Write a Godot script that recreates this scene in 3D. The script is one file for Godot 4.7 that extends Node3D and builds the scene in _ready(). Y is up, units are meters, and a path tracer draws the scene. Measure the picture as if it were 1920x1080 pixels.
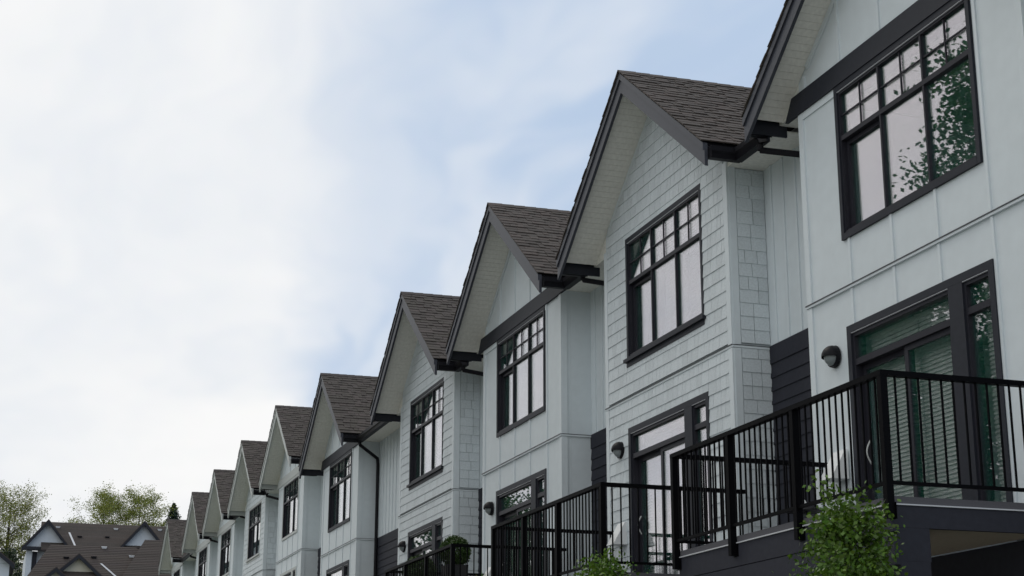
extends Node3D

# Row of townhouses seen from the street below. Units are metres, y up.
# The facades run along x (the row recedes towards -x) and face +z.

const W := 4.4            # width of a projecting bay
const BAND := 6.47        # height of the belly band above the ground of a house
const PITCH := 0.754      # rise over run of every gable
const OV := 0.56          # side overhang of the gable roofs
var OZ := 0.60          # front overhang

var M := {}
var boxes := {}
var taken := {}
var rng := RandomNumberGenerator.new()

# ---------------------------------------------------------------- helpers
func lin(r: float, g: float, b: float) -> Color:
	return Color(r, g, b).linear_to_srgb()

func tex_from(seed_: int, freq: float, lo: float, hi: float, sx := 1, sy := 1) -> ImageTexture:
	var n := FastNoiseLite.new()
	n.seed = seed_
	n.frequency = freq
	n.fractal_octaves = 5
	var src := n.get_seamless_image(512, 512)
	src.convert(Image.FORMAT_L8)
	if sx != 1 or sy != 1:
		var a := Image.create(512, 512, false, Image.FORMAT_L8)
		var small := src.duplicate()
		small.resize(512 / sx, 512 / sy, Image.INTERPOLATE_CUBIC)
		for i in sx:
			for j in sy:
				a.blit_rect(small, Rect2i(0, 0, 512 / sx, 512 / sy), Vector2i(i * 512 / sx, j * 512 / sy))
		src = a
	var d := src.get_data()
	var o := PackedByteArray()
	o.resize(512 * 512 * 3)
	for i in d.size():
		var v := int(clampf(lerpf(lo, hi, d[i] / 255.0), 0, 1) * 255.0)
		o[i * 3] = v
		o[i * 3 + 1] = v
		o[i * 3 + 2] = v
	var img := Image.create_from_data(512, 512, false, Image.FORMAT_RGB8, o)
	img.generate_mipmaps()
	return ImageTexture.create_from_image(img)

func mat(key: String, c: Color, rough: float, tex = null, scale := 1.0, spec := 0.5) -> StandardMaterial3D:
	var m := StandardMaterial3D.new()
	m.albedo_color = c
	m.roughness = rough
	m.metallic_specular = spec
	if tex != null:
		m.albedo_texture = tex
		m.uv1_triplanar = true
		m.uv1_world_triplanar = true
		m.uv1_scale = Vector3.ONE * scale
	M[key] = m
	return m

func add(parent: Node, o: Node3D, called: String) -> Node3D:
	o.name = called
	parent.add_child(o, true)
	return o

func numbered(called: String) -> String:
	if not taken.has(called):
		taken[called] = 0
		return called
	taken[called] += 1
	return "%s_%03d" % [called, taken[called]]

func thing(called: String, label: String, category: String, at := Vector3.ZERO, group := "") -> Node3D:
	var o := Node3D.new()
	o.name = numbered(called)
	add_child(o)
	o.position = at
	o.set_meta("label", label)
	o.set_meta("category", category)
	if group != "":
		o.set_meta("group", group)
	return o

func group_node(parent: Node, called: String) -> Node3D:
	return add(parent, Node3D.new(), called)

func mesh_node(parent: Node, called: String, mesh: Mesh, m: Material) -> MeshInstance3D:
	var o := MeshInstance3D.new()
	o.mesh = mesh
	o.material_override = m
	add(parent, o, called)
	return o

func box_mesh(size: Vector3) -> BoxMesh:
	var k := Vector3i(roundi(size.x * 2000), roundi(size.y * 2000), roundi(size.z * 2000))
	if not boxes.has(k):
		var b := BoxMesh.new()
		b.size = size
		boxes[k] = b
	return boxes[k]

func box(parent: Node, called: String, m: Material, x0: float, x1: float, y0: float, y1: float, z0: float, z1: float) -> MeshInstance3D:
	var o := mesh_node(parent, called, box_mesh(Vector3(absf(x1 - x0), absf(y1 - y0), absf(z1 - z0))), m)
	o.position = Vector3((x0 + x1) / 2, (y0 + y1) / 2, (z0 + z1) / 2)
	return o

func tbox(parent: Node, called: String, m: Material, size: Vector3, xf: Transform3D) -> MeshInstance3D:
	var o := mesh_node(parent, called, box_mesh(size), m)
	o.transform = xf
	return o

# a bag of triangles that becomes one mesh
class Bag:
	var v := PackedVector3Array()
	var n := PackedVector3Array()
	var c := PackedColorArray()
	func tri(a: Vector3, b: Vector3, d: Vector3, col := Color.WHITE) -> void:
		var nn := (d - a).cross(b - a).normalized()
		v.append(a); v.append(b); v.append(d)
		for i in 3:
			n.append(nn); c.append(col)
	func quad(a: Vector3, b: Vector3, d: Vector3, e: Vector3, col := Color.WHITE) -> void:
		tri(a, b, d, col)
		tri(a, d, e, col)
	func hexa(p: Array, col := Color.WHITE) -> void:  # 0-3 back face, 4-7 front face (each going round)
		var ctr := Vector3.ZERO
		for q in p: ctr += q / 8.0
		for f in [[0, 1, 2, 3], [4, 5, 6, 7], [0, 1, 5, 4], [1, 2, 6, 5], [2, 3, 7, 6], [3, 0, 4, 7]]:
			var a: Vector3 = p[f[0]]
			var b: Vector3 = p[f[1]]
			var d: Vector3 = p[f[2]]
			var e: Vector3 = p[f[3]]
			if (d - a).cross(b - a).dot((a + b + d + e) / 4.0 - ctr) < 0:
				quad(a, e, d, b, col)
			else:
				quad(a, b, d, e, col)
	func box(size: Vector3, xf: Transform3D, col := Color.WHITE) -> void:
		var h := size / 2
		var p := []
		for s in [Vector3(-1, -1, -1), Vector3(1, -1, -1), Vector3(1, 1, -1), Vector3(-1, 1, -1), Vector3(-1, -1, 1), Vector3(1, -1, 1), Vector3(1, 1, 1), Vector3(-1, 1, 1)]:
			p.append(xf * (s * h))
		hexa(p, col)
	func slab(x0: float, x1: float, y0: float, y1: float, z0: float, z1: float, col := Color.WHITE) -> void:
		box(Vector3(x1 - x0, y1 - y0, z1 - z0), Transform3D(Basis(), Vector3((x0 + x1) / 2, (y0 + y1) / 2, (z0 + z1) / 2)), col)
	func prism(poly: PackedVector2Array, z0: float, z1: float, col := Color.WHITE) -> void:
		var t := Geometry2D.triangulate_polygon(poly)
		for i in range(0, t.size(), 3):
			var a := poly[t[i]]
			var b := poly[t[i + 1]]
			var d := poly[t[i + 2]]
			if (b - a).cross(d - a) > 0:
				var k := b
				b = d
				d = k
			tri(Vector3(a.x, a.y, z1), Vector3(b.x, b.y, z1), Vector3(d.x, d.y, z1), col)
			tri(Vector3(a.x, a.y, z0), Vector3(d.x, d.y, z0), Vector3(b.x, b.y, z0), col)
		var cw := 0.0
		for i in poly.size():
			cw += poly[i].cross(poly[(i + 1) % poly.size()])
		for i in poly.size():
			var a := poly[i]
			var b := poly[(i + 1) % poly.size()]
			if cw < 0:
				var k := a
				a = b
				b = k
			quad(Vector3(a.x, a.y, z0), Vector3(a.x, a.y, z1), Vector3(b.x, b.y, z1), Vector3(b.x, b.y, z0), col)
	func tube(a: Vector3, b: Vector3, ra: float, rb: float, sides := 6, col := Color.WHITE) -> void:
		var d := (b - a).normalized()
		var s := d.cross(Vector3.UP if absf(d.y) < 0.9 else Vector3.RIGHT).normalized()
		var t := d.cross(s)
		for i in sides:
			var p := TAU * i / sides
			var q := TAU * (i + 1) / sides
			var e := s * cos(p) + t * sin(p)
			var f := s * cos(q) + t * sin(q)
			quad(a + e * ra, b + e * rb, b + f * rb, a + f * ra, col)
	func mesh() -> ArrayMesh:
		var arr := []
		arr.resize(Mesh.ARRAY_MAX)
		arr[Mesh.ARRAY_VERTEX] = v
		arr[Mesh.ARRAY_NORMAL] = n
		arr[Mesh.ARRAY_COLOR] = c
		var m := ArrayMesh.new()
		m.add_surface_from_arrays(Mesh.PRIMITIVE_TRIANGLES, arr)
		return m

func bag_node(parent: Node, called: String, b: Bag, m: Material) -> MeshInstance3D:
	return mesh_node(parent, called, b.mesh(), m)

func prism(parent: Node, called: String, m: Material, poly: Array, z0: float, z1: float) -> MeshInstance3D:
	var b := Bag.new()
	b.prism(PackedVector2Array(poly), z0, z1)
	return bag_node(parent, called, b, m)

# ---------------------------------------------------------------- sky
func make_sky() -> Sky:
	var w := 2048
	var h := 1024
	var d := PackedByteArray()
	d.resize(w * h * 3)
	var big := FastNoiseLite.new()
	big.seed = 11
	big.frequency = 0.55
	big.fractal_octaves = 5
	var fine := FastNoiseLite.new()
	fine.seed = 5
	fine.frequency = 1.5
	fine.fractal_octaves = 5
	fine.fractal_gain = 0.55
	var wisp := FastNoiseLite.new()
	wisp.seed = 23
	wisp.frequency = 1.0
	wisp.fractal_octaves = 5
	for j in h:
		var el := PI / 2 - PI * (j + 0.5) / h
		var y := sin(el)
		var ce := cos(el)
		for i in w:
			var c: Color
			if y < -0.03:
				c = Color(0.19, 0.20, 0.19)
			else:
				var az := (float(i) + 0.5) / w * TAU
				var q := Vector2(sin(az), -cos(az)) * (ce / (maxf(y, 0.0) + 0.10))
				var warp := big.get_noise_2d(q.x * 0.9 + 7.0, q.y * 1.6)
				var f := fine.get_noise_2d(q.x * 0.55, q.y * 1.5 + warp)
				# a bank of thin high cloud with its edge along x; blue beyond it, streaked with wisps
				var bank := smoothstep(-0.50, -0.32, q.y + 0.06 * warp + 0.04 * f + 0.13 * maxf(0.0, -q.x - 1.9))
				var ws := wisp.get_noise_2d(q.x * 0.35 + 3.0, q.y * 2.2 + 0.6 * warp)
				var veil := smoothstep(0.08, 0.6, ws + 0.35 * f) * 0.45
				var cover := clampf(bank * (1.0 + 0.12 * f + 0.12 * warp) + (1.0 - bank) * (0.04 + veil), 0.0, 1.0)
				var haze := exp(-maxf(y, 0.0) * 7.5)
				var blue := Color(0.46, 0.585, 0.775).lerp(Color(0.66, 0.75, 0.86), haze)
				var thick := clampf(0.5 + 0.9 * warp + 0.5 * f, 0.0, 1.0)
				var white := Color(0.82, 0.85, 0.89).lerp(Color(0.96, 0.96, 0.955), thick)
				c = blue.lerp(white, cover)
			c = c.linear_to_srgb()
			var k := (j * w + i) * 3
			d[k] = int(clampf(c.r, 0, 1) * 255.0 + 0.5)
			d[k + 1] = int(clampf(c.g, 0, 1) * 255.0 + 0.5)
			d[k + 2] = int(clampf(c.b, 0, 1) * 255.0 + 0.5)
	var img := Image.create_from_data(w, h, false, Image.FORMAT_RGB8, d)
	var pm := PanoramaSkyMaterial.new()
	pm.panorama = ImageTexture.create_from_image(img)
	pm.energy_multiplier = 1.0
	var s := Sky.new()
	s.sky_material = pm
	return s

# ---------------------------------------------------------------- materials
func materials() -> void:
	var mottle := tex_from(3, 0.012, 0.972, 1.0)
	var grain := tex_from(8, 0.03, 0.90, 1.0)
	var speck := tex_from(14, 0.12, 0.45, 1.3)
	mat("paint", lin(0.68, 0.745, 0.775), 0.6, mottle, 0.55)
	mat("batten", lin(0.69, 0.755, 0.785), 0.55, mottle, 0.8)
	mat("side_paint", lin(0.68, 0.745, 0.775), 0.6, mottle, 0.7)
	mat("soffit", lin(0.87, 0.87, 0.81), 0.6, grain, 0.9)
	mat("trim", lin(0.023, 0.026, 0.036), 0.55, grain, 0.8, 0.35)
	mat("barge", lin(0.045, 0.050, 0.067), 0.5, grain, 0.8)
	mat("white_trim", lin(0.50, 0.53, 0.52), 0.55, mottle, 0.9)
	mat("frame", lin(0.024, 0.024, 0.032), 0.45, null, 1.0, 0.3)
	mat("rail", lin(0.003, 0.003, 0.004), 0.5, null, 1.0, 0.16)
	mat("siding", lin(0.034, 0.036, 0.048), 0.65, grain, 0.7, 0.3)
	mat("gutter", lin(0.010, 0.010, 0.013), 0.45, null, 1.0, 0.25)
	mat("membrane", lin(0.12, 0.12, 0.135), 0.85, speck, 3.0)
	mat("flashing", lin(0.06, 0.065, 0.075), 0.5)
	mat("metal", lin(0.55, 0.57, 0.60), 0.35)
	mat("deck_soffit", lin(0.40, 0.35, 0.29), 0.7, grain, 0.9)
	mat("door_panel", lin(0.014, 0.012, 0.012), 0.6)
	mat("blind", lin(0.5, 0.52, 0.51), 0.6)
	mat("room", lin(0.30, 0.29, 0.27), 0.9)
	mat("lamp_glass", lin(0.22, 0.25, 0.26), 0.3)
	mat("vent", lin(0.72, 0.74, 0.74), 0.4)
	mat("handle", lin(0.45, 0.47, 0.46), 0.3)
	for i in 6:
		var k: float = [0.88, 0.95, 1.0, 1.07, 1.13, 0.82][i]
		var wa: float = [1.0, 1.03, 0.98, 1.05, 1.0, 1.0][i]
		mat("shingle%d" % i, lin(0.098 * k * wa, 0.083 * k, 0.074 * k), 0.9, speck, 6.0)
		var p: float = [0.93, 1.0, 0.965, 1.04, 0.985, 1.02][i]
		mat("shake%d" % i, lin(0.69 * p, 0.755 * p, 0.785 * p), 0.6, grain, 1.6)
	var rs := mat("roofing", lin(0.95, 0.95, 0.95), 0.9, speck, 6.0)
	rs.vertex_color_use_as_albedo = true
	var sk := mat("shakes", lin(1, 1, 1), 0.6, grain, 1.6)
	sk.vertex_color_use_as_albedo = true
	var g := StandardMaterial3D.new()
	g.albedo_color = Color(0.16, 0.50, 0.43, 0.05)
	g.transparency = BaseMaterial3D.TRANSPARENCY_ALPHA
	g.roughness = 0.0
	M["glass"] = g
	# the thin metal coating of sun-control glazing, a half mirror
	var dot := Image.create(4, 4, false, Image.FORMAT_RGB8)
	dot.fill(Color.WHITE)
	var lo := StandardMaterial3D.new()
	lo.albedo_texture = ImageTexture.create_from_image(dot)
	lo.albedo_color = Color(0.97, 0.925, 0.97, 0.40)
	lo.metallic = 1.0
	lo.roughness = 0.0
	lo.transparency = BaseMaterial3D.TRANSPARENCY_ALPHA
	M["coating"] = lo
	var thin := lo.duplicate()
	thin.albedo_color.a = 0.16
	M["light_coating"] = thin
	mat("shade", lin(0.80, 0.82, 0.80), 0.6)
	var lf := mat("leaf", lin(1, 1, 1), 0.5)
	lf.vertex_color_use_as_albedo = true
	lf.backlight_enabled = true
	lf.backlight = Color(0.55, 0.6, 0.3)
	lf.cull_mode = BaseMaterial3D.CULL_DISABLED
	var bk := mat("bark", lin(0.07, 0.058, 0.048), 0.9, speck, 2.0)
	bk.roughness = 0.95
	mat("far_wall", lin(0.60, 0.66, 0.72), 0.7, mottle, 0.4)
	mat("far_beige", lin(0.62, 0.60, 0.50), 0.7, mottle, 0.4)
	mat("far_roof", lin(0.085, 0.070, 0.064), 0.95, speck, 1.5)
	mat("planter", lin(0.012, 0.012, 0.014), 0.5)
	mat("ground", lin(0.15, 0.16, 0.12), 0.95, mottle, 0.2)
	mat("asphalt", lin(0.075, 0.075, 0.078), 0.95, speck, 1.5)
	mat("concrete", lin(0.36, 0.35, 0.33), 0.9, mottle, 0.6)
	mat("petal", lin(0.75, 0.66, 0.22), 0.5)

# ---------------------------------------------------------------- roof pieces
func roof_top(x: float, yr: float) -> float:
	return yr - absf(x - W / 2) * PITCH

func slope_frame(right: bool) -> Basis:
	var a := atan(PITCH)
	if right:
		return Basis(Vector3(cos(a), -sin(a), 0), Vector3(sin(a), cos(a), 0), Vector3(0, 0, 1))
	return Basis(Vector3(-cos(a), -sin(a), 0), Vector3(-sin(a), cos(a), 0), Vector3(0, 0, -1))

func shingles(parent: Node3D, yr: float, right: bool, single: bool) -> void:
	var fr := slope_frame(right)
	var run := (W / 2 + OV + 0.03) / cos(atan(PITCH))
	var tilt := 0.075
	var left := 300
	var bag := Bag.new()
	var e := 0.142
	var n := int(run / e) + 1
	for i in n:
		var s := run - i * e            # slope distance of the course's lower edge from the ridge
		if s < 0.09: break
		var xs := s * cos(atan(PITCH))
		var zv := 0.10 - (W / 2 + OV - xs)   # where the valley cuts this course
		var z := OZ + 0.035
		z += rng.randf_range(0.0, 0.012)
		var first := true
		while z > zv - 0.15:
			var wd := rng.randf_range(0.09, 0.22)
			if first:
				wd = rng.randf_range(0.1, 0.3)
				first = false
			var th := 0.009 if rng.randf() < 0.5 else 0.016
			var b := fr.rotated(Vector3(0, 0, 1), tilt if right else -tilt)
			var ln := minf(0.2, s)
			var xf := Transform3D(b, Vector3(W / 2, yr, 0) + fr.x * (s - ln / 2) + fr.y * (0.010 + th / 2) + Vector3(0, 0, z - wd / 2))
			var size := Vector3(ln, th, snappedf(wd, 0.02) - 0.004)
			var t := rng.randi() % 6
			if single and left > 0:
				left -= 1
				tbox(parent, "shingle", M["shingle%d" % t], size, xf)
			else:
				var k: float = [0.88, 0.95, 1.0, 1.07, 1.13, 0.82][t]
				bag.box(size, xf, Color(0.098 * k, 0.083 * k, 0.074 * k))
			z -= wd
	if bag.v.size() > 0:
		var o := bag_node(parent, "shingles", bag, M["roofing"])
		o.set_meta("kind", "stuff")

func gable_roof(house: Node3D, yr: float, near: bool, dark: bool) -> void:
	var roof := group_node(house, "gable_roof")
	var xt := W / 2 + OV
	# sheathing, one slab for each slope
	for s in [-1, 1]:
		prism(roof, "sheathing", M.gutter, [Vector2(W / 2, yr), Vector2(W / 2 + s * xt, yr - xt * PITCH), Vector2(W / 2 + s * xt, yr - xt * PITCH - 0.055), Vector2(W / 2, yr - 0.055)], -2.75, OZ)
	shingles(roof, yr, true, near)
	shingles(roof, yr, false, false)
	# ridge cap
	var z := OZ + 0.04
	var bag := Bag.new()
	while z > -2.7:
		var t := rng.randi() % 6
		for s in [true, false]:
			var fr := slope_frame(s)
			var xf := Transform3D(fr.rotated(Vector3(1, 0, 0), 0.03), Vector3(W / 2, yr + 0.033, z - 0.14) + fr.x * 0.065)
			if near:
				tbox(roof, "ridge_cap", M["shingle%d" % t], Vector3(0.14, 0.012, 0.29), xf)
			else:
				bag.box(Vector3(0.14, 0.012, 0.29), xf, Color(0.08, 0.07, 0.066))
		z -= 0.22
	if not near:
		bag_node(roof, "ridge_cap", bag, M.roofing)
	# barge boards with a second narrow board on top of them
	var bm: Material = M.barge if dark else M.white_trim
	for s in [-1, 1]:
		var top := yr - 0.012
		var xe := xt + 0.03
		prism(house, "bargeboard", bm, [Vector2(W / 2, top), Vector2(W / 2 + s * xe, top - xe * PITCH), Vector2(W / 2 + s * xe, top - xe * PITCH - 0.31), Vector2(W / 2, top - 0.31)], OZ - 0.045, OZ)
		prism(house, "rake_trim", bm, [Vector2(W / 2, top), Vector2(W / 2 + s * xe, top - xe * PITCH), Vector2(W / 2 + s * xe, top - xe * PITCH - 0.10), Vector2(W / 2, top - 0.10)], OZ + 0.001, OZ + 0.022)
	# boarded soffit under the front overhang
	var soffit := group_node(house, "rake_soffit")
	for s in [false, true]:
		var fr := slope_frame(s)
		var bag2 := Bag.new()
		var run := (W / 2 + OV - 0.035) / cos(atan(PITCH))
		var n := int(run / 0.1)
		for i in n:
			var c := Vector3(W / 2, yr, (OZ - 0.042) / 2) + fr.x * (run - 0.05 - i * 0.1) - fr.y * (0.135 + rng.randf_range(0, 0.0015))
			var xf := Transform3D(fr, c)
			if near and not s:
				tbox(soffit, "soffit_plank", M.soffit, Vector3(0.0965, 0.014, OZ - 0.054), xf)
			else:
				bag2.box(Vector3(0.0965, 0.014, OZ - 0.054), xf)
		if bag2.v.size() > 0:
			bag_node(soffit, "soffit_planks", bag2, M.soffit)
		tbox(soffit, "backing", M.soffit, Vector3(run, 0.01, OZ - 0.05), Transform3D(fr, Vector3(W / 2, yr, (OZ - 0.042) / 2) + fr.x * (run / 2) - fr.y * 0.120))
		# frieze along the top of the gable wall
		tbox(soffit, "frieze", M.batten, Vector3(run - 0.86, 0.07, 0.022), Transform3D(fr, Vector3(W / 2, yr, 0.0135) + fr.x * ((run - 0.86) / 2 + 0.04) - fr.y * 0.18))

# flat eaves, fascia, gutters and the main roof behind
func eaves(house: Node3D, yr: float, gap: float, dark: bool, pipe: int) -> void:
	var ye := roof_top(W + OV, yr)        # top of the roof at the eave
	var x1 := W + OV
	var x2 := W + gap - OV               # where the neighbour's eave begins
	var ys := ye - 0.075
	var mr := group_node(house, "main_roof")
	for r in [[-OV, W + OV, -0.35], [x1, x2, 0.11]]:
		if r[1] - r[0] < 0.05: continue
		var b := Bag.new()
		var y0: float = ye - (0.11 - r[2]) * -PITCH - 0.0
		var z0: float = r[2]
		var yt := ye + 5.1 * PITCH
		y0 = ye + (0.11 - z0) * PITCH
		b.hexa([Vector3(r[0], y0, z0), Vector3(r[1], y0, z0), Vector3(r[1], y0 - 0.06, z0), Vector3(r[0], y0 - 0.06, z0), Vector3(r[0], yt, -4.99), Vector3(r[1], yt, -4.99), Vector3(r[1], yt - 0.06, -4.99), Vector3(r[0], yt - 0.06, -4.99)], Color(0.085, 0.074, 0.069))
		b.hexa([Vector3(r[0], yt, -4.99), Vector3(r[1], yt, -4.99), Vector3(r[1], yt - 0.06, -4.99), Vector3(r[0], yt - 0.06, -4.99), Vector3(r[0], ye, -10.2), Vector3(r[1], ye, -10.2), Vector3(r[1], ye - 0.06, -10.2), Vector3(r[0], ye - 0.06, -10.2)], Color(0.085, 0.074, 0.069))
		bag_node(mr, "roof_deck", b, M.roofing)
	# soffits
	var sf := group_node(house, "eave_soffit")
	box(sf, "soffit_panel", M.soffit, W + 0.002, x1 - 0.03, ys - 0.018, ys, -0.52, -0.021)
	box(sf, "soffit_panel", M.soffit, -OV + 0.03, -0.002, ys - 0.018, ys, -0.52, -0.021)
	var k := maxi(1, roundi((x2 - x1) / 1.3))
	for i in k:
		box(sf, "soffit_panel", M.soffit, x1 - 0.025 + (x2 - x1 + 0.05) * i / k, x1 - 0.033 + (x2 - x1 + 0.05) * (i + 1) / k, ys - 0.018, ys, -0.52, 0.06)
	for s in [-1, 1]:
		var ex: float = W / 2 + s * (W / 2 + OV - 0.035)
		var wx: float = W / 2 + s * (W / 2 + 0.001)
		prism(sf, "soffit_return", M.soffit, [Vector2(ex, ys - 0.018), Vector2(wx, ys - 0.018), Vector2(wx, roof_top(wx, yr) - 0.06), Vector2(ex, maxf(ys + 0.005, roof_top(ex, yr) - 0.06))], -0.02, 0.004)
	# fascias along the bay's sides, and along the recess
	box(house, "fascia", M.trim if dark else M.white_trim, x1 - 0.03, x1, ye - 0.235, ye - 0.062, 0.09, OZ - 0.05)
	box(house, "fascia", M.trim if dark else M.white_trim, -OV, -OV + 0.03, ye - 0.235, ye - 0.062, -0.1, OZ - 0.05)
	if x2 > x1:
		box(house, "fascia", M.trim if dark else M.white_trim, x1 + 0.002, x2 - 0.002, ye - 0.235, ye - 0.062, 0.065, 0.095)
	# gutters: an ogee trough with an open top
	var prof := [Vector2(0.0, 0.0), Vector2(0.085, 0.0), Vector2(0.10, 0.06), Vector2(0.125, 0.085), Vector2(0.125, 0.155), Vector2(0.115, 0.155), Vector2(0.115, 0.09), Vector2(0.09, 0.065), Vector2(0.08, 0.012), Vector2(0.0, 0.012)]
	var yg := ye - 0.245
	var g1 := Bag.new()
	var g2 := Bag.new()
	for i in prof.size():
		var a: Vector2 = prof[i]
		var b: Vector2 = prof[(i + 1) % prof.size()]
		g1.quad(Vector3(x1 + a.x, yg + a.y, OZ - 0.05), Vector3(x1 + b.x, yg + b.y, OZ - 0.05), Vector3(x1 + b.x, yg + b.y, 0.097 + b.x), Vector3(x1 + a.x, yg + a.y, 0.097 + a.x))
		g2.quad(Vector3(-OV - a.x, yg + a.y, OZ - 0.05), Vector3(-OV - b.x, yg + b.y, OZ - 0.05), Vector3(-OV - b.x, yg + b.y, 0.097 + b.x), Vector3(-OV - a.x, yg + a.y, 0.097 + a.x))
		if x2 > x1 + 0.3:
			g1.quad(Vector3(x1 + a.x, yg + a.y, 0.097 + a.x), Vector3(x1 + b.x, yg + b.y, 0.097 + b.x), Vector3(x2 - b.x, yg + b.y, 0.097 + b.x), Vector3(x2 - a.x, yg + a.y, 0.097 + a.x))
	g1.slab(x1, x1 + 0.13, yg, yg + 0.155, OZ - 0.053, OZ - 0.05)
	g2.slab(-OV - 0.13, -OV, yg, yg + 0.155, OZ - 0.053, OZ - 0.05)
	bag_node(house, "gutter", g1, M.gutter)
	bag_node(house, "gutter", g2, M.gutter)
	# downpipe back to the wall
	if pipe != 0:
		var px := W + gap - 0.10 if pipe == 1 else W + 0.16
		var gx := W + gap - OV - 0.12 if pipe == 1 else x1 + 0.12
		var pts := [Vector3(gx, yg + 0.01, 0.15), Vector3(gx, yg - 0.07, 0.14), Vector3(px, yg - 0.30, -0.44), Vector3(px, yg - 0.45, -0.455), Vector3(px, -BAND + 0.1, -0.455)]
		var b2 := Bag.new()
		for i in 4:
			b2.tube(pts[i], pts[i + 1], 0.042, 0.042, 8)
		bag_node(house, "downpipe", b2, M.gutter)

# ---------------------------------------------------------------- windows and doors
func pane(parent: Node3D, x0: float, x1: float, y0: float, y1: float, z: float, coat := "coating") -> void:
	# sealed double glazing: two sheets of glass, the inner one coated
	var b := Bag.new()
	var w := x1 - x0
	var h := y1 - y0
	for zz in [0.0, 0.005, 0.017, 0.022]:
		var s := 1.0 if zz in [0.005, 0.022] else -1.0
		var p := [Vector3(-w / 2, -h / 2, zz), Vector3(-w / 2, h / 2, zz), Vector3(w / 2, h / 2, zz), Vector3(w / 2, -h / 2, zz)]
		if s > 0:
			b.quad(p[0], p[1], p[2], p[3])
		else:
			b.quad(p[3], p[2], p[1], p[0])
	var o := bag_node(parent, "pane", b, M.glass)
	o.position = Vector3((x0 + x1) / 2, (y0 + y1) / 2, z)
	var film := Bag.new()
	film.quad(Vector3(-w / 2, -h / 2, 0.012), Vector3(-w / 2, h / 2, 0.012), Vector3(w / 2, h / 2, 0.012), Vector3(w / 2, -h / 2, 0.012))
	var arr: Array = film.mesh().surface_get_arrays(0)
	(o.mesh as ArrayMesh).add_surface_from_arrays(Mesh.PRIMITIVE_TRIANGLES, arr)
	o.material_override = null
	o.set_surface_override_material(0, M.glass)
	o.set_surface_override_material(1, M[coat])
	o.rotation = Vector3(rng.randf_range(-1, 1) * 0.0022, rng.randf_range(-1, 1) * 0.0022, 0)

func blind(parent: Node3D, x0: float, x1: float, y0: float, y1: float, z: float, m := "blind") -> void:
	var b := Bag.new()
	var n := int((y1 - y0) / 0.045)
	for i in n:
		var y := y1 - 0.045 * (i + 0.5)
		b.box(Vector3(x1 - x0, 0.003, 0.05), Transform3D(Basis(Vector3(1, 0, 0), 1.15), Vector3((x0 + x1) / 2, y, z)))
	b.slab(x0, x1, y1, y1 + 0.05, z - 0.03, z + 0.03)
	bag_node(parent, "blind", b, M[m])

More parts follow.
